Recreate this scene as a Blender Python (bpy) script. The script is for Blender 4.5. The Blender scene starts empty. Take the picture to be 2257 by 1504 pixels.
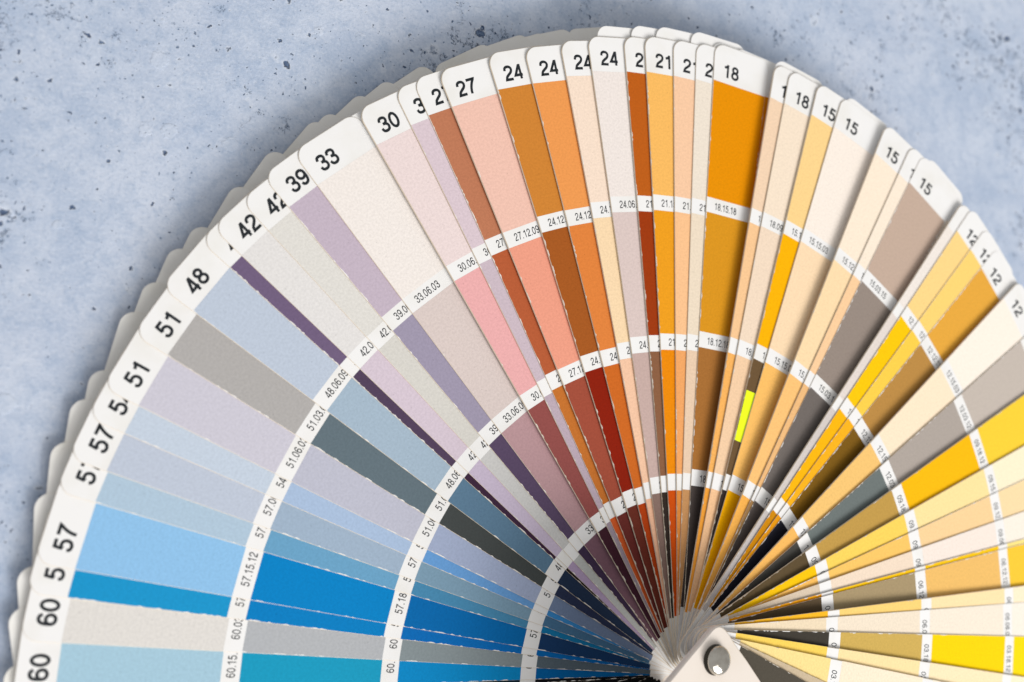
import bpy, bmesh, math, random
from mathutils import Matrix, Vector

# ---------------------------------------------------------------- camera, world, light, exposure
S = 0.025            # one unit of the fan = 25 mm
ZT = 0.26            # fan origin above the concrete, in units
scene = bpy.context.scene
COL = scene.collection


def P(x, y, z):
    return Vector((x * S, y * S, (z + ZT) * S))


cam = bpy.data.cameras.new('camera')
cam_ob = bpy.data.objects.new('camera', cam)
COL.objects.link(cam_ob)
RT = Matrix(((0.891942, -0.090356, -0.443029), (0.041042, 0.991964, -0.119682), (0.450283, 0.088567, 0.888483)))
cam_ob.matrix_world = Matrix.Translation(P(-11.5024, 3.0183, 16.1642)) @ RT.to_4x4()
cam.sensor_width = 36.0
cam.lens = 38.0
cam.clip_start = 0.01
cam.clip_end = 50.0
cam.dof.use_dof = True
cam.dof.focus_distance = 17.9 * S
cam.dof.aperture_fstop = 6.0
scene.camera = cam_ob

world = bpy.data.worlds.new('World')
scene.world = world
world.use_nodes = True
world.node_tree.nodes['Background'].inputs['Color'].default_value = (0.98, 0.99, 1.0, 1)
world.node_tree.nodes['Background'].inputs['Strength'].default_value = 0.46


def area(name, pos, target, size, power, col):
    d = bpy.data.lights.new(name, 'AREA')
    d.shape = 'SQUARE'
    d.size = size * S
    d.energy = power
    d.color = col
    o = bpy.data.objects.new(name, d)
    COL.objects.link(o)
    o.location = P(*pos)
    o.rotation_euler = (P(*target) - P(*pos)).to_track_quat('-Z', 'Y').to_euler()
    return o


area('softbox_key', (134.0, -174.0, 148.0), (-1.0, 5.0, 0.0), 108.0, 345.0, (1.0, 0.99, 0.975))
area('softbox_fill', (60.0, -150.0, 160.0), (-1.0, 4.0, 0.0), 140.0, 120.0, (1.0, 0.99, 0.98))

scene.view_settings.view_transform = 'Standard'
scene.view_settings.look = 'None'
scene.view_settings.exposure = 0.0
scene.view_settings.gamma = 1.0
scene.view_settings.use_curve_mapping = False
scene.cycles.use_denoising = True
scene.cycles.max_bounces = 6


# ---------------------------------------------------------------- materials
def lin(h):
    v = [int(h[i:i + 2], 16) / 255 for i in (0, 2, 4)]
    return tuple(x / 12.92 if x <= 0.04045 else ((x + 0.055) / 1.055) ** 2.4 for x in v) + (1.0,)


class NT:
    """small helper to write node graphs"""
    def __init__(self, name):
        self.m = bpy.data.materials.new(name)
        self.m.use_nodes = True
        self.t = self.m.node_tree
        self.b = self.t.nodes['Principled BSDF']

    def n(self, typ, ins=None, **props):
        nd = self.t.nodes.new(typ)
        for k, v in props.items():
            setattr(nd, k, v)
        for k, v in (ins or {}).items():
            self.put(nd.inputs[k], v)
        return nd

    def put(self, sock, v):
        if isinstance(v, bpy.types.NodeSocket):
            self.t.links.new(v, sock)
        else:
            sock.default_value = v

    def math(self, op, a, b=0.0, clamp=False):
        nd = self.n('ShaderNodeMath', operation=op, use_clamp=clamp)
        self.put(nd.inputs[0], a)
        self.put(nd.inputs[1], b)
        return nd.outputs[0]

    def mix(self, f, a, b, blend='MIX'):
        nd = self.n('ShaderNodeMix', data_type='RGBA', blend_type=blend)
        self.put(nd.inputs[0], f)
        self.put(nd.inputs[6], a)
        self.put(nd.inputs[7], b)
        return nd.outputs[2]

    def ramp(self, v, lo, hi, a=0.0, b=1.0, smooth=True):
        nd = self.n('ShaderNodeMapRange', interpolation_type='SMOOTHSTEP' if smooth else 'LINEAR')
        for k, q in zip(range(5), (v, lo, hi, a, b)):
            self.put(nd.inputs[k], q)
        return nd.outputs[0]

    def noise(self, vec, scale, detail=3.0, rough=0.5, dist=0.0, out=0):
        nd = self.n('ShaderNodeTexNoise', {'Vector': vec, 'Scale': scale, 'Detail': detail, 'Roughness': rough,
                                           'Distortion': dist})
        return nd.outputs[out]


def paint_material(hexcol, name='paint'):
    g = NT(name)
    co = g.n('ShaderNodeTexCoord').outputs['Object']
    rnd = g.n('ShaderNodeObjectInfo').outputs['Random']
    off = g.n('ShaderNodeVectorMath', {0: co, 1: g.n('ShaderNodeCombineXYZ', {0: rnd, 1: rnd, 2: 0.0}).outputs[0]},
              operation='ADD').outputs[0]
    grain = g.noise(off, 26 / S, 3.0, 0.6)
    peel = g.noise(off, 9 / S, 2.0, 0.5)
    sp = g.n('ShaderNodeTexVoronoi', {'Vector': off, 'Scale': 17 / S, 'Randomness': 1.0})
    pick = g.n('ShaderNodeSeparateColor', {0: sp.outputs['Color']})
    rad = g.math('MULTIPLY', g.ramp(pick.outputs[0], 0.72, 1.0, 0.0, 1.0, False), 0.26)
    speck = g.ramp(g.math('SUBTRACT', sp.outputs['Distance'], rad), -0.10, 0.0, 0.30, 0.0)
    c = tuple(0.96 * x for x in lin(hexcol)[:3]) + (1,)
    dark = tuple(x * 0.93 for x in c[:3]) + (1,)
    lite = tuple(min(1, x * 1.05) for x in c[:3]) + (1,)
    base = g.mix(g.ramp(grain, 0.3, 0.7), dark, lite)
    spk = tuple(x * 0.45 for x in c[:3]) + (1,)
    g.put(g.b.inputs['Base Color'], g.mix(speck, base, spk))
    g.put(g.b.inputs['Roughness'], 0.75)
    g.put(g.b.inputs['Specular IOR Level'], 0.07)
    h = g.math('ADD', g.math('MULTIPLY', grain, 0.6), peel)
    h = g.math('SUBTRACT', h, g.math('MULTIPLY', speck, 1.2))
    bp = g.n('ShaderNodeBump', {'Strength': 0.08, 'Distance': 0.012 * S, 'Height': h})
    g.put(g.b.inputs['Normal'], bp.outputs[0])
    return g.m


def paper_material(name, hexcol, rough=0.6):
    g = NT(name)
    co = g.n('ShaderNodeTexCoord').outputs['Object']
    rnd = g.n('ShaderNodeObjectInfo').outputs['Random']
    off = g.n('ShaderNodeVectorMath', {0: co, 1: g.n('ShaderNodeCombineXYZ', {0: rnd, 1: rnd, 2: 0.0}).outputs[0]},
              operation='ADD').outputs[0]
    big = g.noise(off, 1.3 / S, 3.0, 0.55)
    fine = g.noise(off, 30 / S, 2.0, 0.5)
    c = lin(hexcol)
    d = tuple(x * y for x, y in zip(c[:3], (0.95, 0.94, 0.91))) + (1,)
    g.put(g.b.inputs['Base Color'], g.mix(g.ramp(big, 0.42, 0.75), c, d))
    g.put(g.b.inputs['Roughness'], rough)
    g.put(g.b.inputs['Specular IOR Level'], 0.25)
    bp = g.n('ShaderNodeBump', {'Strength': 0.06, 'Distance': 0.01 * S, 'Height': fine})
    g.put(g.b.inputs['Normal'], bp.outputs[0])
    return g.m


def plain(name, hexcol, rough, metal=0.0, spec=0.4):
    g = NT(name)
    g.put(g.b.inputs['Base Color'], lin(hexcol))
    g.put(g.b.inputs['Roughness'], rough)
    g.put(g.b.inputs['Metallic'], metal)
    g.put(g.b.inputs['Specular IOR Level'], spec)
    return g.m


def metal_material():
    g = NT('polished_metal')
    co = g.n('ShaderNodeTexCoord').outputs['Object']
    sm = g.noise(co, 4 / S, 4.0, 0.6)
    g.put(g.b.inputs['Base Color'], g.mix(g.ramp(sm, 0.35, 0.7), lin('D6D0C4'), lin('B4AC9F')))
    g.put(g.b.inputs['Metallic'], 1.0)
    g.put(g.b.inputs['Roughness'], g.ramp(sm, 0.3, 0.75, 0.06, 0.2))
    return g.m


def concrete_material():
    g = NT('concrete')
    co = g.n('ShaderNodeTexCoord').outputs['Object']

    def warp(vec, scale, amt):
        w = g.noise(co, scale / S, 3.0, 0.6, 0.0, 1)
        w = g.n('ShaderNodeVectorMath', {0: w, 1: (0.5, 0.5, 0.5)}, operation='SUBTRACT').outputs[0]
        w = g.n('ShaderNodeVectorMath', {0: w, 3: amt * S}, operation='SCALE').outputs[0]
        return g.n('ShaderNodeVectorMath', {0: vec, 1: w}, operation='ADD').outputs[0]

    p1 = warp(co, 3.2, 0.16)
    p2 = warp(p1, 13.0, 0.11)
    big = g.noise(co, 0.30 / S, 4.0, 0.55)
    mid = g.noise(p1, 0.9 / S, 6.0, 0.68)
    small = g.noise(p2, 4.5 / S, 5.0, 0.65)
    fine = g.noise(co, 20 / S, 5.0, 0.7)
    cluster = g.noise(co, 0.36 / S, 4.0, 0.6)
    col = g.mix(g.ramp(mid, 0.36, 0.64), lin('B0BDD2'), lin('C4CDDD'))
    col = g.mix(g.ramp(big, 0.42, 0.70, 0.0, 0.38), col, lin('D2D6E2'))
    col = g.mix(g.math('MULTIPLY', g.ramp(small, 0.44, 0.72), 0.45), col, lin('93A7C2'))
    col = g.mix(g.math('MULTIPLY', g.ramp(fine, 0.52, 0.72), 0.45), col, lin('8198B5'))
    col = g.mix(g.math('MULTIPLY', g.ramp(fine, 0.50, 0.30), 0.35), col, lin('E0E5EE'))
    # pale chips of lime with a crisp outline
    ch = g.n('ShaderNodeTexVoronoi', {'Vector': p2, 'Scale': 1.9 / S, 'Randomness': 1.0})
    chs = g.n('ShaderNodeSeparateColor', {0: ch.outputs['Color']})
    chr_ = g.ramp(chs.outputs[1], 0.62, 1.0, 0.0, 0.34, False)
    chip = g.math('MULTIPLY', g.ramp(g.math('SUBTRACT', ch.outputs['Distance'], chr_), -0.06, 0.0, 1.0, 0.0), g.math('GREATER_THAN', chr_, 0.02))
    col = g.mix(g.math('MULTIPLY', chip, 0.22), col, lin('D8DEE9'))
    heights = []

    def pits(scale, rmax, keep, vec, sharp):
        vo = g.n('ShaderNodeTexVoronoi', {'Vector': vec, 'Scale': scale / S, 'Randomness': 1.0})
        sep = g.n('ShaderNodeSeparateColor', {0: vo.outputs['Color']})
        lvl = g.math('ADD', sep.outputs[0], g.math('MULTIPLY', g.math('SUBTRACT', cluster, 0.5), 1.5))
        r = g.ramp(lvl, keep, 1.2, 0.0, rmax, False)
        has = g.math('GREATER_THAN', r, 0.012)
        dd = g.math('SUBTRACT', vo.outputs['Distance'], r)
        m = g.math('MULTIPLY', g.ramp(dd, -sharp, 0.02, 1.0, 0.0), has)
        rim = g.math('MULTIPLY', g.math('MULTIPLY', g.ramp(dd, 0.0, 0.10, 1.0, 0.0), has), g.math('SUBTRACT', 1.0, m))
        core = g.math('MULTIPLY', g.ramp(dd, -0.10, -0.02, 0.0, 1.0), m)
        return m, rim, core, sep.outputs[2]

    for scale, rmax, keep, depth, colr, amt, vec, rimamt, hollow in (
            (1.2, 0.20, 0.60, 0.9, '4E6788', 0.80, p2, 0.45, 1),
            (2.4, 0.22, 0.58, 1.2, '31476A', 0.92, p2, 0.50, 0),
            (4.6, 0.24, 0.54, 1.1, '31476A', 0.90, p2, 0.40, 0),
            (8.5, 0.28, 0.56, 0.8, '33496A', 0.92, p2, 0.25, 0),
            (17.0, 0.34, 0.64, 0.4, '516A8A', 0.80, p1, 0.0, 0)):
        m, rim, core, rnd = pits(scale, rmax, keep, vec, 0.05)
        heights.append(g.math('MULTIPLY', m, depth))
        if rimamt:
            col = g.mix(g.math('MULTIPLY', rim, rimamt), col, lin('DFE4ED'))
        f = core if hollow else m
        inner = g.mix(g.ramp(fine, 0.40, 0.80), lin(colr), lin('8298B6'))  # dark pit colour: shade inside the pits painted in, together with dirt
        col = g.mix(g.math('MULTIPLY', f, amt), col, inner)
    # short crooked hairlines in the crumbly zones
    cn = g.noise(p1, 1.6 / S, 5.0, 0.7)
    line = g.ramp(g.math('ABSOLUTE', g.math('SUBTRACT', cn, 0.5)), 0.0, 0.014, 1.0, 0.0)
    line = g.math('MULTIPLY', line, g.ramp(g.math('ADD', cluster, g.math('MULTIPLY', small, 0.6)), 0.86, 0.98))
    col = g.mix(g.math('MULTIPLY', line, 0.85), col, lin('4A6282'))
    heights.append(g.math('MULTIPLY', line, 0.6))
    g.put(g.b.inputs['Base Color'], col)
    g.put(g.b.inputs['Roughness'], 0.8)
    g.put(g.b.inputs['Specular IOR Level'], 0.2)
    h = g.math('ADD', g.math('MULTIPLY', fine, 0.22), g.math('MULTIPLY', small, 0.25))
    h = g.math('ADD', h, g.math('MULTIPLY', chip, 0.15))
    for q in heights:
        h = g.math('SUBTRACT', h, q)
    bp = g.n('ShaderNodeBump', {'Strength': 0.75, 'Distance': 0.05 * S, 'Height': h})
    g.put(g.b.inputs['Normal'], bp.outputs[0])
    return g.m


M_PAPER = paper_material('card_paper', 'F0EEEC')
M_LOWER = paper_material('card_paper_brightened', 'F4F1EC', 0.7)  # card paper with its colour brightened to offset shade on the lower cards
M_EDGE = plain('card_edge', 'DFCFB8', 0.8)
M_INK = plain('ink', '23272B', 0.6, 0.0, 0.2)
M_COVER = paper_material('cover_board', 'E8DDD2', 0.38)
M_METAL = metal_material()
M_DARKMETAL = plain('dark_metal', '4A463F', 0.35, 1.0)
_paint = {}


def paint(h):
    if h not in _paint:
        _paint[h] = paint_material(h)
    return _paint[h]


# ---------------------------------------------------------------- mesh helpers
def mesh_object(name, bm, mats, parent=None):
    me = bpy.data.meshes.new(name)
    bm.normal_update()
    bm.to_mesh(me)
    bm.free()
    for m in mats:
        me.materials.append(m)
    o = bpy.data.objects.new(name, me)
    COL.objects.link(o)
    if parent is not None:
        o.parent = parent
    return o


def prism(outline, z0, z1, top_bevel=0.0):
    """solid from a counter-clockwise outline (in units); material 0 faces, 1 side"""
    bm = bmesh.new()
    lo = [bm.verts.new((x * S, y * S, z0 * S)) for x, y in outline]
    n = len(outline)
    if top_bevel:
        mid = [bm.verts.new((x * S, y * S, (z1 - top_bevel) * S)) for x, y in outline]
        ins = inset(outline, top_bevel)
        hi = [bm.verts.new((x * S, y * S, z1 * S)) for x, y in ins]
        rings = [lo, mid, hi]
    else:
        hi = [bm.verts.new((x * S, y * S, z1 * S)) for x, y in outline]
        rings = [lo, hi]
    bm.faces.new(hi)
    bm.faces.new(lo[::-1])
    for a, b in zip(rings, rings[1:]):
        for i in range(n):
            f = bm.faces.new((a[i], a[(i + 1) % n], b[(i + 1) % n], b[i]))
            f.material_index = 1
    return bm


def inset(pts, d):
    out = []
    n = len(pts)
    for i in range(n):
        a, b, c = Vector(pts[i - 1]), Vector(pts[i]), Vector(pts[(i + 1) % n])
        e1, e2 = (b - a).normalized(), (c - b).normalized()
        nn = Vector((-e1.y - e2.y, e1.x + e2.x))
        nn = nn.normalized() if nn.length > 1e-6 else Vector((-e1.y, e1.x))
        out.append(tuple(b + nn * d))
    return out


def arc(cx, cy, r, a0, a1, n):
    return [(cx + r * math.cos(math.radians(a0 + (a1 - a0) * i / n)),
             cy + r * math.sin(math.radians(a0 + (a1 - a0) * i / n))) for i in range(n + 1)]


# card shape: v runs from the rivet (0) to the tip, u across
W0, WK = 0.2316, 0.03308
V_TIP, V_H = 10.57, 10.0
V1O, V1I, V2O, V2I, V3O, V3I, V_E = 7.8017, 7.5245, 5.3500, 5.0659, 2.9181, 2.6338, 0.5129


def hw(v):
    return W0 + WK * v


XR = 0.008           # the right-hand cut runs a little wider


def card_outline(V_TIP):
    r = 0.22
    pts = arc(0, -0.12, hw(0) * 0.98, 180, 360, 14)
    wt = hw(V_TIP)
    pts += arc(wt + XR * V_TIP - r, V_TIP - r, r, -2, 88, 8)
    pts += arc(-wt + r, V_TIP - r, r, 92, 182, 8)
    return pts


def field_mesh(v0, v1, rng, chip):
    """painted field between two label bands, its cut edges chipped so that the white card shows"""
    bm = bmesh.new()
    n = max(4, int((v1 - v0) / 0.035))
    L, R = [], []
    st = [0, 0]
    for i in range(n + 1):
        v = v0 + (v1 - v0) * i / n
        row = []
        for s in (0, 1):
            if st[s] > 0:
                st[s] -= 1
                d = rng.uniform(0.007, 0.016)
            else:
                d = rng.uniform(0.000, 0.003)
                if rng.random() < chip:
                    st[s] = rng.choice((1, 1, 2, 2, 3, 5))
            row.append(d)
        L.append(bm.verts.new(((-hw(v) + row[0]) * S, v * S, 0)))
        R.append(bm.verts.new(((hw(v) + XR * v - row[1]) * S, v * S, 0)))
    for i in range(n):
        bm.faces.new((L[i], R[i], R[i + 1], L[i + 1]))
    return bm


def smooth_path(pts, closed=False, k=6):
    """Catmull-Rom through the points"""
    out = []
    n = len(pts)
    for i in range(n if closed else n - 1):
        p = [pts[(i + j) % n] if closed else pts[min(max(i + j, 0), n - 1)] for j in (-1, 0, 1, 2)]
        for q in range(k):
            t = q / k
            out.append(tuple(0.5 * (2 * p[1][c] + (p[2][c] - p[0][c]) * t + (2 * p[0][c] - 5 * p[1][c] + 4 * p[2][c] - p[3][c]) * t * t
                                    + (3 * p[1][c] - p[0][c] - 3 * p[2][c] + p[3][c]) * t ** 3) for c in (0, 1)))
    if not closed:
        out.append(pts[-1])
    return out


def ell(cx, cy, rx, ry, n=28):
    return [(cx + rx * math.sin(2 * math.pi * i / n), cy + ry * math.cos(2 * math.pi * i / n)) for i in range(n)]


SIX = smooth_path([(.455, .76), (.40, .89), (.28, .935), (.15, .87), (.085, .70), (.07, .48), (.075, .30)])
# grotesque figures as pen strokes in a box 0.54 wide and 1 high; (points, closed)
FIG = {
    '0': [(ell(.27, .5, .205, .435), True)],
    '1': [([(.335, 1.0), (.335, 0.0)], False), (smooth_path([(.335, .97), (.29, .86), (.21, .79), (.09, .765)]), False)],
    '2': [(smooth_path([(.065, .67), (.09, .83), (.17, .915), (.28, .935), (.40, .89), (.465, .77), (.45, .63), (.38, .51), (.25, .385), (.13, .25),
                        (.075, .065)]) + [(.49, .065)], False)],
    '3': [(smooth_path([(.065, .70), (.10, .86), (.20, .925), (.30, .925), (.40, .87), (.44, .74), (.40, .60), (.30, .535), (.20, .53)]), False),
          (smooth_path([(.20, .53), (.32, .52), (.43, .45), (.475, .31), (.44, .15), (.34, .075), (.23, .065), (.12, .12), (.06, .29)]), False)],
    '4': [([(.51, .275), (.065, .275), (.365, .95)], False), ([(.39, 1.0), (.39, 0.0)], False)],
    '5': [([(.47, .93), (.145, .93), (.10, .50)], False),
          (smooth_path([(.10, .50), (.19, .59), (.30, .605), (.41, .54), (.47, .36), (.43, .17), (.33, .08), (.22, .065), (.11, .12), (.06, .27)]), False)],
    '6': [(SIX, False), (ell(.275, .315, .20, .255), True)],
    '7': [([(.05, .93), (.485, .93)] + smooth_path([(.475, .90), (.36, .70), (.26, .45), (.20, .20), (.185, .0)]), False)],
    '8': [(ell(.27, .735, .17, .20), True), (ell(.27, .29, .205, .23), True)],
    '9': [([(.54 - x, 1 - y) for x, y in SIX], False), (ell(.265, .685, .20, .255), True)],
    '.': [([(.10, .0), (.10, .125)], False)],
}


def text_mesh(body, cap, pen, sx):
    bm = bmesh.new()
    x0 = 0.0
    lay = 0
    for ch in body:
        for pts, closed in FIG[ch]:
            w = (0.15 if ch == '.' else pen) / 2
            q = [Vector((x0 + x * 1.28, y)) for x, y in pts]
            n = len(q)
            rows = []
            for i in range(n):
                a = q[i - 1] if (i > 0 or closed) else q[i]
                c = q[(i + 1) % n] if (i < n - 1 or closed) else q[i]
                d1 = (q[i] - a).normalized() if (q[i] - a).length > 1e-6 else (c - q[i]).normalized()
                d2 = (c - q[i]).normalized() if (c - q[i]).length > 1e-6 else d1
                t = (d1 + d2).normalized() if (d1 + d2).length > 1e-3 else d1
                nn = Vector((-t.y, t.x))
                m = w / max(0.45, nn.dot(Vector((-d1.y, d1.x))))
                rows.append([bm.verts.new(((q[i].x + s * nn.x * m) * cap * sx * S, (q[i].y + s * nn.y * m) * cap * S, lay * 0.00012 * S))
                             for s in (-1, 1)])
            for i in range(n if closed else n - 1):
                r1, r2 = rows[i], rows[(i + 1) % n]
                bm.faces.new((r1[0], r2[0], r2[1], r1[1]))
            lay += 1
        x0 += 0.32 if ch == '.' else 0.77
    bmesh.ops.recalc_face_normals(bm, faces=bm.faces)
    for f in bm.faces:
        if f.normal.z < 0:
            f.normal_flip()
    me = bpy.data.meshes.new('figures')
    bm.to_mesh(me)
    bm.free()
    me.materials.append(M_INK)
    return me


_txt = {}


def put_text(name, body, cap, pen, sx, u, v, z, parent):
    key = (body, cap)
    if key not in _txt:
        _txt[key] = text_mesh(body, cap, pen, sx)
    o = bpy.data.objects.new(name, _txt[key])
    COL.objects.link(o)
    o.parent = parent
    o.location = (u * S, v * S, z * S)
    return o


# ---------------------------------------------------------------- setting: the concrete
bm = bmesh.new()
bmesh.ops.create_grid(bm, x_segments=1, y_segments=1, size=3.0)
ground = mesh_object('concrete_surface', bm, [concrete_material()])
ground['kind'] = 'structure'

RX, RY = -0.1380, -0.1762

# ---------------------------------------------------------------- the fan deck
deck = bpy.data.objects.new('paint_fan_deck', None)
COL.objects.link(deck)
deck.location = (0, 0, 0)
deck.empty_display_size = 0.02
deck['label'] = 'riveted fan deck of numbered paint sample cards spread out on blue-grey concrete'
deck['category'] = 'colour fan'

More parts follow.
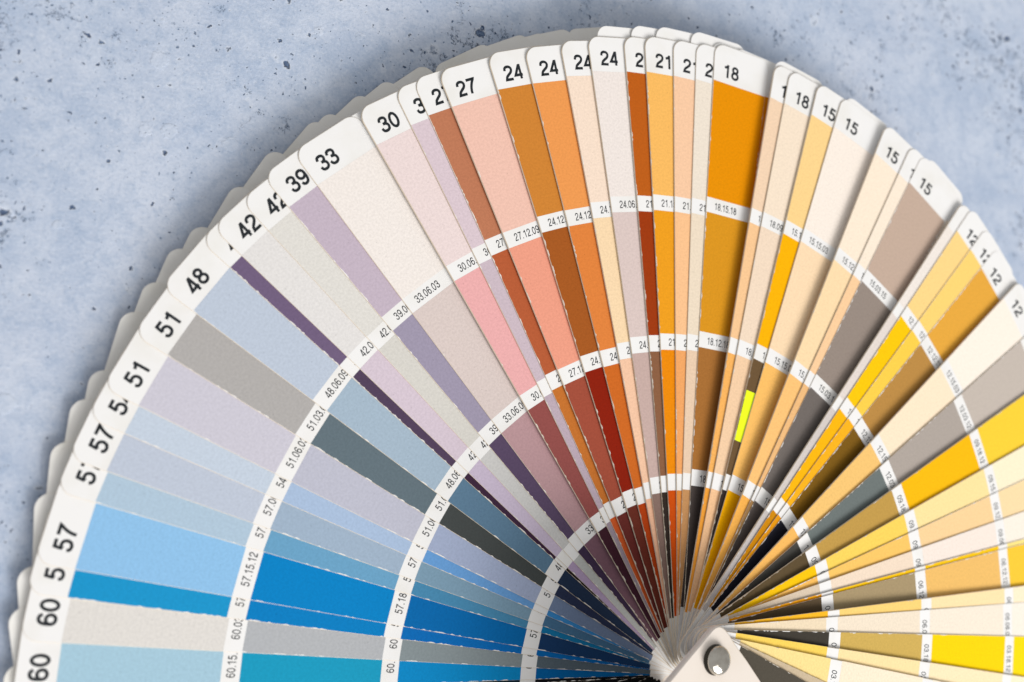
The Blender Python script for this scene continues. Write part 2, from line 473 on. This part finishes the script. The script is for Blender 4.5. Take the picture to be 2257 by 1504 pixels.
# rivet hole x, y, z, three turns in degrees, thickness, direction, number, codes on the three bands, field colours, look
CARDS = [
    (-0.0966, -0.1092, -0.0733, -0.000, -0.000, 132.000, 0.0052, -132.0, '69', '69.03.09 69.03.12 69.03.15', 'BFC2BE 777F7A 2A2F2C 171918', 'grey green and black'),
    (-0.0965, -0.1092, -0.0659, -0.000, -0.000, 122.000, 0.0052, -122.0, '69', '69.06.12 69.06.15 69.06.18', 'B3BDB8 66776F 262E2A 151817', 'moss grey and black'),
    (-0.0964, -0.1093, -0.0585, 0.000, -0.000, 113.000, 0.0052, -113.0, '66', '66.03.09 66.03.12 66.03.15', 'B9BFBF 6C7A7A 23282A 141618', 'grey and black'),
    (-0.0962, -0.1093, -0.0511, 0.000, -0.000, 104.000, 0.0052, -104.0, '66', '66.06.12 66.06.15 66.06.18', 'A9BCBF 57747A 1E2528 111416', 'grey teal and black'),
    (-0.0961, -0.1093, -0.0437, -0.000, -0.000, 96.500, 0.0052, -96.5, '63', '63.09.12 63.09.15 63.09.18', '9CB8C0 4A6A78 20262E 101216', 'slate and black'),
    (-0.0960, -0.1094, -0.0363, -0.000, -0.000, 92.000, 0.0052, -92.0, '63', '63.18.12 63.18.15 63.18.18', '7FBBCB 22859A 16202A 121317', 'dark teal and black'),
    (-0.0994, -0.2094, -0.0288, -0.000, -0.000, 88.000, 0.0052, -88.0, '63', '63.15.12 63.18.12 63.18.15', '8FC1CF 2F8FA8 1B2A38 14151A', 'teal and black'),
    (-0.0994, -0.1844, -0.0140, 0.000, -0.000, 87.167, 0.0104, -87.2, '60', '60.15.12 60.18.12 60.18.15', 'A8CADB 1C9BC0 0A8AC8 0065A8', 'pale aqua and bright blue'),
    (-0.0954, -0.1882, 0.0004, -0.000, -0.000, 83.062, 0.0101, -83.1, '60', '60.03.03 60.03.06 60.03.09', 'E2DDD7 B5B7BA 8A9497 5C6A74', 'warm white and cool grey'),
    (-0.1168, -0.1340, 0.0171, 0.004, -0.009, 79.944, 0.0113, -79.9, '57', '57.18.09 57.18.15 57.18.18', '1E96CC 087FC2 0A6CB8 0569B4', 'strong blue'),
    (-0.1092, -0.1360, 0.0330, 0.010, -0.018, 77.717, 0.0111, -77.7, '57', '57.15.12 57.18.12 57.15.18', '92C3EA 0683C6 066AAE 1B3C66', 'sky blue to navy'),
    (-0.1035, -0.0931, 0.0493, 0.018, -0.025, 72.629, 0.0113, -72.6, '57', '57.09.06 57.12.09 57.12.12', 'B2C8DA 6CA3C6 4A8AB0 1779AC', 'powder blue to teal blue'),
    (-0.1138, -0.0976, 0.0655, 0.027, -0.031, 70.011, 0.0113, -70.0, '57', '57.06.06 57.06.09 57.09.12', 'C1C9D8 A1B4C8 7E9DB2 4A7395', 'periwinkle to slate blue'),
    (-0.0882, -0.0659, 0.0814, 0.037, -0.037, 66.967, 0.0111, -67.0, '54', '54.06.09 54.09.12 54.12.15', 'C7D2E0 ABC0DC 6A9FD6 3D8BCB', 'pale blue'),
    (-0.0957, -0.0866, 0.0974, 0.048, -0.041, 64.383, 0.0112, -64.4, '51', '51.06.03 51.06.09 51.06.12', 'CFCBD6 C0C0CE A5B0CB 7485A3', 'pale lavender'),
    (-0.0751, -0.0322, 0.1135, 0.061, -0.042, 60.048, 0.0112, -60.0, '51', '51.03.03 51.03.09 51.03.15', 'B3AFAC 65747C 474B4A 2D3550', 'warm grey to charcoal'),
    (-0.1239, -0.0110, 0.1305, 0.075, -0.041, 55.810, 0.0113, -55.8, '48', '48.06.09 48.06.12 48.06.18', 'C0CAD9 A7BACA 5F7E96 25344D', 'pale blue to navy'),
    (-0.0820, 0.0180, 0.1461, 0.089, -0.037, 51.211, 0.0109, -51.2, '45', '45.06.12 45.06.15 45.06.18', '73617F 54435B 40293F 2B2220', 'purple to black'),
    (-0.0970, -0.0084, 0.1622, 0.102, -0.035, 49.601, 0.0113, -49.6, '42', '42.03.03 42.06.06 42.06.09', 'E6E2DF D8C8D3 CBBCD0 B6A0BF', 'off-white to lilac'),
    (-0.0816, -0.0228, 0.1780, 0.117, -0.030, 46.379, 0.0111, -46.4, '42', '42.03.06 42.03.09 42.03.12', 'E2DED7 D9D5CD CFCDCA C2C3BF', 'pale stone grey'),
    (-0.0906, 0.0462, 0.1958, 0.131, -0.024, 43.885, 0.0121, -43.9, '39', '39.06.09 39.06.12 39.06.15', 'C6B6C4 A198AD 5C4B66 43334D', 'lilac to purple'),
    (-0.0780, 0.0479, 0.2167, 0.150, -0.013, 40.637, 0.0146, -40.6, '33', '33.06.03 33.06.09 33.06.12', 'F4EBE4 DCCCC6 BD979A 805D69', 'cream to mauve'),
    (-0.0995, 0.0424, 0.2912, 0.212, 0.030, 33.809, 0.0260, -33.8, '30', '30.06.09 30.06.12 30.09.18', 'EEDBD8 EEB0AF 96514D 44222E', 'pale pink, coral pink and plum'),
    (-0.0922, 0.0764, 0.3160, 0.230, 0.057, 30.036, 0.0173, -30.0, '30', '30.06.06 30.03.09 30.03.12', 'DCC9D0 CDBBC4 C0ADB8 A898A3', 'dusty lilac'),
    (-0.1023, 0.1023, 0.3348, 0.244, 0.076, 28.058, 0.0130, -28.1, '27', '27.12.12 27.15.15 27.15.18', 'C07B5A B95E38 C87430 D65F2C', 'terracotta and burnt orange'),
    (-0.0929, 0.0887, 0.3841, 0.282, 0.121, 25.612, 0.0260, -25.6, '27', '27.12.09 27.12.15 27.12.18', 'F2C4B2 F0A086 A44F3B 6E2F2A', 'peach, salmon and brick'),
    (-0.1343, 0.1140, 0.4282, 0.304, 0.186, 20.342, 0.0260, -20.3, '24', '24.12.15 24.12.18 24.15.18', 'D28535 A85A22 8E1F08 6E3024', 'ochre orange to oxblood'),
    (-0.0849, 0.1062, 0.4644, 0.319, 0.243, 16.768, 0.0254, -16.8, '24', '24.12.12 24.15.12 24.18.15', 'F09C54 E3843E D06A24 B8420F', 'orange to rust'),
    (-0.1240, 0.1368, 0.5023, 0.326, 0.308, 12.810, 0.0260, -12.8, '24', '24.12.03 24.12.06 24.12.09', 'F8E0CB F9DAB0 F5C7A6 F2BD9B', 'pale apricot'),
    (-0.1614, 0.1829, 0.5341, 0.328, 0.365, 9.715, 0.0216, -9.7, '24', '24.06.03 24.06.06 24.06.09', 'F1E6DF DCC8C2 C8ADA5 8C7268', 'pale shell pink to taupe'),
    (-0.1592, 0.1745, 0.5649, 0.317, 0.430, 5.759, 0.0215, -5.8, '21', '21.12.18 21.15.18 21.09.18', 'BF5F18 A03A0C 8D6043 352B25', 'rust brown to near black'),
    (-0.1517, 0.1921, 0.5958, 0.314, 0.489, 3.522, 0.0214, -3.5, '21', '21.15.09 21.15.12 21.18.15', 'FABC62 F0A01E EF8C05 D1500A', 'amber to deep orange'),
    (-0.1317, 0.1789, 0.6202, 0.295, 0.544, 0.363, 0.0171, -0.4, '21', '21.09.06 21.12.09 21.12.12', 'F9CBA5 FBC490 F3A866 E08B3E', 'peach'),
    (-0.1522, 0.1871, 0.6391, 0.273, 0.589, -2.425, 0.0130, 2.4, '21', '21.06.03 21.06.06 21.09.09', 'F0E3D2 EFDDC5 EBCDB0 C9935F', 'pale cream'),
    (-0.0669, 0.2543, 0.6567, 0.259, 0.628, -4.138, 0.0126, 4.1, '18', '18.15.18 18.12.18 18.09.18', 'EA9200 DC961F A96F34 4C4340', 'vivid orange, ochre and dark grey'),
    (-0.2182, 0.2396, 0.7950, 0.154, 0.914, -11.974, 0.0260, 12.0, '18', '18.12.06 18.12.09 18.15.12', 'F5D5B5 F9C995 F9B560 F3A23B', 'narrow peach'),
    (-0.1950, 0.2343, 0.8193, 0.120, 0.970, -13.737, 0.0161, 13.7, '18', '18.09.03 18.09.06 18.09.09', 'F8E4CC F4DCC3 F5CFA8 F6C596', 'pale cream peach'),
    (-0.1407, 0.2501, 0.8619, 0.044, 1.067, -17.117, 0.0260, 17.1, '15', '15.18.06 15.15.18 15.12.18', 'FDD690 FDB600 6E5538 352B27', 'pale yellow, golden yellow and brown'),
    (-0.2014, 0.2819, 0.8877, -0.038, 1.121, -20.776, 0.0150, 20.8, '15', '15.15.03 15.15.06 15.15.09', 'FCEFE2 FDDDB5 FDC168 FDB500', 'wide cream'),
    (-0.2686, 0.2981, 1.0249, -0.292, 1.412, -27.141, 0.0260, 27.1, '15', '15.12.03 15.12.06 15.12.09', 'FDEBD4 FDDDAE FDC57A F9B453', 'cream to amber'),
    (-0.2536, 0.2785, 1.0493, -0.416, 1.447, -30.970, 0.0131, 31.0, '15', '15.09.03 15.09.06 15.09.09', 'FCEBD6 FBCF9F F0BC80 A88050', 'narrow cream and sand'),
    (-0.2548, 0.3017, 1.0618, -0.479, 1.461, -32.817, 0.0063, 32.8, '15', '15.03.15 15.03.18 15.03.21', 'C6AD9B 988A80 726A65 5D5450', 'taupe brown'),
    (-0.4394, 0.3432, 1.2009, -0.922, 1.678, -40.882, 0.0260, 40.9, '12', '12.03.03 12.03.06 12.03.09', 'F2E8DF E6DAD2 D6CCC6 C9C0BC', 'narrow pale grey cream'),
    (-0.3263, 0.3724, 1.2179, -0.988, 1.704, -41.888, 0.0093, 41.9, '12', '12.15.09 12.18.12 12.18.15', 'FED88B FECA05 FEB90A D18A08', 'pale yellow to golden yellow'),
    (-0.3290, 0.3723, 1.2365, -1.113, 1.691, -44.829, 0.0076, 44.8, '12', '12.15.12 12.15.15 12.18.18', 'FED676 FED14D FBB51D EF9E0F', 'yellow'),
    (-0.3773, 0.3646, 1.2496, -1.222, 1.661, -47.625, 0.0042, 47.6, '12', '12.12.15 12.12.18 12.09.18', 'E9AA40 BC8B46 7E5A17 20202A', 'ochre to black brown'),
    (-0.3634, 0.4020, 1.3856, -1.709, 1.825, -52.404, 0.0260, 52.4, '12', '12.15.03 12.15.06 12.15.09', 'FFF2E3 FFE8C9 F7C776 FABC62', 'wide cream'),
    (-0.4704, 0.3470, 1.4302, -2.010, 1.725, -58.090, 0.0112, 58.1, '12', '12.03.12 12.03.15 12.03.18', 'C6BAAF B0A59C 6F7775 4A4844', 'grey'),
    (-0.5209, 0.4025, 1.5303, -2.513, 1.648, -64.291, 0.0249, 64.3, '09', '09.18.12 09.18.15 09.12.18', 'FBD23A FABD0B C29A4C 5F4E34', 'bright yellow and ochre'),
    (-0.4720, 0.4206, 1.5914, -2.891, 1.462, -70.037, 0.0150, 70.0, '09', '09.15.03 09.15.06 09.15.12', 'FFF0CE FFE3A0 FDD55F FEC80A', 'pale yellow'),
    (-0.5147, 0.3965, 1.6229, -3.106, 1.283, -74.097, 0.0050, 74.1, '09', '09.12.06 09.12.09 09.12.12', 'FBDDAA F9D39B FCC868 F9BE5F', 'peach yellow'),
    (-0.5667, 0.4705, 1.6674, -3.371, 1.057, -78.703, 0.0063, 78.7, '09', '09.06.03 09.06.06 09.06.09', 'FBEFE0 F7E8DC F3DDC6 DCC9B2', 'pale cream pink'),
    (-0.5825, 0.4625, 1.7047, -3.583, 0.861, -82.252, 0.0057, 82.2, '09', '09.18.06 09.18.09 09.18.18', 'FDE58A FDC910 FBC710 F2A310', 'thin yellow edge'),
    (-0.6156, 0.4241, 1.7359, -3.719, 0.846, -82.655, 0.0038, 82.6, '06', '06.12.12 06.12.15 06.09.18', 'FDCB3A F1BF6C A9946F 5B4B36', 'tan and dark brown'),
    (-0.6187, 0.4773, 1.8847, -4.443, 0.438, -88.593, 0.0192, 88.6, '06', '06.15.03 06.15.06 06.15.09', 'FFEDCB FFE3AE FDD47A FCBC28', 'pale yellow'),
    (-0.6917, 0.4699, 1.9228, -4.628, 0.252, -90.817, 0.0025, 90.8, '06', '06.06.03 06.06.06 06.06.09', 'F9EFE0 F6E9D6 F3E3CC F0DCBC', 'cream'),
    (-0.6599, 0.4337, 1.9592, -4.807, -0.125, -95.140, 0.0049, 95.2, '03', '03.18.12 03.18.15 03.12.18', 'FFDD0A FED602 D0AE5A 413C35', 'lemon yellow, khaki and charcoal'),
    (-0.7493, 0.4499, 2.0287, -4.924, -0.616, -100.542, 0.0237, 100.6, '03', '03.15.03 03.15.06 03.15.09', 'FFF0CF FFE9BE FFE3A8 FBD45F', 'pale lemon'),
    (-0.6968, 0.3694, 2.0645, -4.895, -0.817, -102.883, 0.0260, 102.9, '03', '03.12.03 03.12.06 03.12.09', 'FFF1E2 FFEFDA FFEBD0 FDE095', 'light cream'),
    (-0.7402, 0.4296, 2.1027, -4.685, -1.639, -112.670, 0.0238, 112.8, '03', '03.03.09 03.03.12 03.03.15', 'EFE6DA E9DDCD E0D2BD CDB99B', 'narrow taupe'),
    (-0.7607, 0.4189, 2.1408, -4.587, -1.897, -115.849, 0.0254, 115.9, '03', '03.03.15 03.03.18 03.03.21', '9A938A 7C756D 645E56 544E44', 'dark olive grey'),
]
LOWER = [
    (-0.4517, 2.3448, -0.0919, -0.000, 0.000, 105.708, 0.0034, -105.7, ''),
    (-0.3117, 2.3651, -0.0958, 0.000, -0.000, 101.615, 0.0034, -101.6, ''),
    (-0.1832, 2.3730, -0.0998, 0.000, -0.000, 98.632, 0.0034, -98.6, ''),
    (0.0024, 2.3791, -0.1037, 0.000, -0.000, 93.195, 0.0034, -93.2, ''),
    (0.1296, 2.3772, -0.1076, -0.000, -0.000, 89.288, 0.0034, -89.3, ''),
    (0.2727, 2.3612, -0.1116, 0.000, -0.000, 85.812, 0.0034, -85.8, ''),
    (0.4173, 2.3294, -0.1155, 0.000, -0.000, 83.251, 0.0034, -83.3, ''),
    (0.5726, 2.3020, -0.1194, -0.000, -0.000, 78.171, 0.0034, -78.2, ''),
    (0.6986, 2.2624, -0.1234, -0.000, -0.000, 75.269, 0.0034, -75.3, ''),
    (0.8088, 2.2286, -0.1273, 0.000, -0.000, 71.902, 0.0034, -71.9, ''),
    (0.9316, 2.1723, -0.1312, 0.000, -0.000, 69.376, 0.0034, -69.4, ''),
    (1.0872, 2.1028, -0.1352, 0.000, -0.000, 64.669, 0.0034, -64.7, ''),
    (1.1962, 2.0583, -0.1391, 0.000, -0.000, 60.332, 0.0034, -60.3, ''),
    (1.3455, 1.9699, -0.1430, 0.000, -0.000, 55.733, 0.0034, -55.7, ''),
    (1.4076, 1.9223, -0.1470, 0.000, 0.000, 54.204, 0.0034, -54.2, ''),
    (1.3899, 1.7377, -0.1509, -0.000, -0.000, 49.969, 0.0034, -50.0, ''),
    (1.3461, 1.5691, -0.1548, -0.000, -0.000, 46.165, 0.0034, -46.2, ''),
    (1.3094, 1.3939, -0.1588, 0.000, -0.000, 41.426, 0.0034, -41.4, ''),
    (1.2879, 1.2352, -0.1627, 0.000, -0.000, 33.898, 0.0034, -33.9, ''),
    (1.2054, 1.1329, -0.1666, 0.000, -0.000, 28.927, 0.0034, -28.9, ''),
    (1.0963, 1.0240, -0.1706, 0.000, -0.000, 25.954, 0.0034, -26.0, ''),
    (0.9757, 0.9715, -0.1745, -0.000, -0.000, 22.405, 0.0034, -22.4, ''),
    (0.8985, 0.9340, -0.1784, 0.000, -0.000, 15.777, 0.0034, -15.8, ''),
    (-0.1802, 0.3736, 0.5091, 0.320, 0.371, 8.563, 0.0034, -8.6, 'F1E6DF DCC8C2 C8ADA5 8C7268'),
    (-0.1716, 0.3878, 0.5403, 0.310, 0.435, 4.841, 0.0034, -4.8, 'BF5F18 A03A0C 8D6043 352B25'),
    (-0.1669, 0.4006, 0.5714, 0.301, 0.496, 2.085, 0.0034, -2.1, 'FABC62 F0A01E EF8C05 D1500A'),
    (-0.1564, 0.4102, 0.6005, 0.273, 0.556, -1.922, 0.0034, 1.9, 'F9CBA5 FBC490 F3A866 E08B3E'),
    (-0.1598, 0.2970, 0.6227, 0.252, 0.598, -4.471, 0.0034, 4.5, 'F0E3D2 EFDDC5 EBCDB0 C9935F'),
    (-0.1591, 0.3034, 0.6417, 0.226, 0.641, -7.102, 0.0034, 7.1, 'EA9200 DC961F A96F34 4C4340'),
    (-0.1826, 0.3491, 0.7649, 0.154, 0.915, -12.013, 0.0034, 12.0, 'F5D5B5 F9C995 F9B560 F3A23B'),
    (-0.1914, 0.3727, 0.8689, -0.052, 1.120, -21.460, 0.0034, 21.5, 'FCEFE2 FDDDB5 FDC168 FDB500'),
    (-0.2212, 0.4050, 1.0317, -0.490, 1.423, -33.925, 0.0034, 33.9, 'FCEBD6 FBCF9F F0BC80 A88050'),
    (-0.1065, 0.0096, 0.2054, 0.150, -0.007, 38.337, 0.0034, -38.3, 'F4EBE4 DCCCC6 BD979A 805D69'),
]


def pose(o, x, y, z, ex, ey, ez):
    o.location = P(x, y, z)
    o.rotation_euler = [math.radians(q) for q in (ex, ey, ez)]


def make_card(row, th, tip, mat):
    """row: rivet hole and turn of the card's upper face"""
    o = mesh_object('sample_card', prism(card_outline(tip), -th, 0.0, min(0.010, th * 0.5)), [mat, M_EDGE], deck)
    pose(o, *row)
    return o


TIPS = ((-90, 10.52), (-57, 10.56), (-40, 10.62), (-10, 10.62), (4, 10.72), (20, 10.70), (33, 10.76), (52, 10.70), (90, 10.66))


def tip_of(ang):
    """the cards are not all pushed home on the rivet to the same depth"""
    if ang <= TIPS[0][0]:
        return TIPS[0][1]
    for (a, p), (b, q) in zip(TIPS, TIPS[1:]):
        if ang <= b:
            return p + (q - p) * (ang - a) / (b - a)
    return TIPS[-1][1]


def add_fields(card, cols, wear, v_end=V_E):
    for (va, vb), h in zip(((V1O, V_H), (V2O, V1I), (V3O, V2I), (v_end, V3I)), cols.split()):
        bright = sum(lin(h)[:3]) / 3
        chip = 0.02 if bright > 0.55 else (0.10 if bright > 0.2 else 0.16)
        f = mesh_object('colour_field', field_mesh(va, vb, rng, chip * wear), [paint(h)], card)
        f.location = (0, 0, 0.0008 * S)


rng = random.Random(7)
for *row, th, ang, cols in LOWER:
    card = make_card(row, th, tip_of(ang) if cols else V_TIP, M_PAPER if cols else M_LOWER)
    add_fields(card, cols, 0.05)

STICKER = None
for *row, th, ang, num, codes, cols, look in CARDS:
    card = make_card(row, th, tip_of(ang), M_PAPER)
    card['label'] = 'card numbered %s with %s fields' % (num, look)
    add_fields(card, cols, 1.3 if ang < -60 else 1.0, V_E - 0.13 * min(1.0, max(0.0, -ang / 50)) + rng.uniform(-0.02, 0.02))
    put_text('printed_number', num, 0.250, 0.185, 0.98, -hw(V_H) + 0.20, V_H + 0.115, 0.0006, card)
    for (vo, vi), code in zip(((V1O, V1I), (V2O, V2I), (V3O, V3I)), codes.split()):
        put_text('printed_code', code, 0.130, 0.135, 0.74, -hw(vo) + 0.18, vi + 0.072, 0.0006, card)
    if num == '15' and 'brown' in look and 'golden' in look:
        STICKER = card

# cover board with its pointed end over the rivet
COVROW = (-0.7351, 0.4405, 2.3093, 0.299, 4.954, 0.025)
cover = mesh_object('cover', prism([(-1.238, -0.622), (-1.988, -10.400), (1.155, -10.600), (0.955, -0.688), (0.855, -0.577), (0.523, -0.208), (0.281, 0.038), (0.149, 0.196), (0.059, 0.280), (-0.005, 0.316), (-0.069, 0.332), (-0.143, 0.318), (-0.204, 0.282), (-0.298, 0.203), (-0.452, 0.064), (-0.668, -0.119), (-1.048, -0.454)], -0.10, 0.0, 0.022), [M_COVER, M_COVER], deck)
pose(cover, *COVROW)
cover['label'] = 'cream cover board with a pointed end'

# the rest of the pack, still closed under the cover: slabs added and shaped to keep light off the pivot
bm = bmesh.new()
NPACK = 31
DRIFT = (0.631, -0.550)          # the rivet leans: the lower cards sit this far off
for n in range(NPACK):
    z1 = -0.115 - 0.074 * n
    jx = rng.uniform(-0.012, 0.012) - DRIFT[0] * n / NPACK
    jy = rng.uniform(-0.02, 0.02) - DRIFT[1] * n / NPACK
    slab = prism([(x + jx, y + jy) for x, y in ((-hw(10.5) - 0.05, 10.5), (-hw(1.6) - 0.12, 1.6), (-hw(0.5) - 0.06, 0.47), (hw(0.5) + 0.22, 0.47),
                                                 (hw(1.6) + 0.12, 1.6), (hw(10.5) + 0.05, 10.5))], z1 - 0.069, z1)
    tmp = bpy.data.meshes.new('slab')
    slab.to_mesh(tmp)
    slab.free()
    bm.from_mesh(tmp)
    bpy.data.meshes.remove(tmp)
pack = mesh_object('shading_card_pack', bm, [M_PAPER, M_EDGE], deck)
pack['kind'] = 'stuff'
pose(pack, COVROW[0] + RX, COVROW[1] + RY, COVROW[2], 0, 0, -180.0)


# the lower cover board, flat on the concrete
under = mesh_object('cover', prism([(-0.75, -10.5), (0.5, -10.5), (0.62, -0.9), (0.3, 0.12), (0.1, 0.28), (-0.25, 0.28), (-0.45, 0.12), (-0.9, -0.9)],
                                   -0.252, -0.192, 0.015), [M_COVER, M_COVER], deck)
under.location = P(0, 0, 0)


def lathe(profile, n=48):
    bm = bmesh.new()
    rings = []
    for r, z in profile:
        if r < 1e-6:
            rings.append([bm.verts.new((0, 0, z * S))])
        else:
            rings.append([bm.verts.new((r * S * math.cos(2 * math.pi * i / n), r * S * math.sin(2 * math.pi * i / n), z * S))
                          for i in range(n)])
    for a, b in zip(rings, rings[1:]):
        for i in range(n):
            q = [a[i % len(a)], a[(i + 1) % len(a)], b[(i + 1) % len(b)], b[i % len(b)]]
            q = list(dict.fromkeys(q))
            if len(q) > 2:
                bm.faces.new(q)
    for f in bm.faces:
        f.smooth = True
    return bm


rivet = mesh_object('rivet', lathe([(0.0, -0.3), (0.13, -0.3), (0.13, 0.0), (0.235, 0.0), (0.235, 0.022), (0.15, 0.03),
                                    (0.15, 0.075), (0.0, 0.075)]), [M_DARKMETAL], cover)
rivet.location = (RX * S, RY * S, 0.001 * S)
mesh_object('rivet_cap', lathe([(0.0, 0.066), (0.2, 0.066), (0.222, 0.075), (0.226, 0.088), (0.219, 0.099)] +
                                     [(0.215 * math.cos(math.radians(t)), 0.10 + 0.078 * math.sin(math.radians(t)))
                                      for t in range(4, 89, 6)] + [(0.0, 0.178)]), [M_METAL], rivet)

# fluorescent sticker on the brown field of one of the 15 cards
v0, v1 = 3.54, 4.47
q = [(-hw(v0) + 0.012, v0), (0.05, v0), (0.05, v1 + 0.02), (-hw(v1) + 0.012, v1)]
mk = prism(q, 0.0, 0.0010)
flag = mesh_object('adhesive_flag', mk, [plain('fluorescent_paper', 'EFFF00', 0.5), plain('fluorescent_edge', 'E8F4A0', 0.6)])
m = Matrix.Translation(STICKER.location) @ STICKER.rotation_euler.to_matrix().to_4x4()
flag.matrix_world = m @ Matrix.Translation((0, 0, 0.0014 * S))
flag['label'] = 'small fluorescent yellow sticky flag on the brown field of a yellow card numbered 15'
flag['category'] = 'sticky flag'
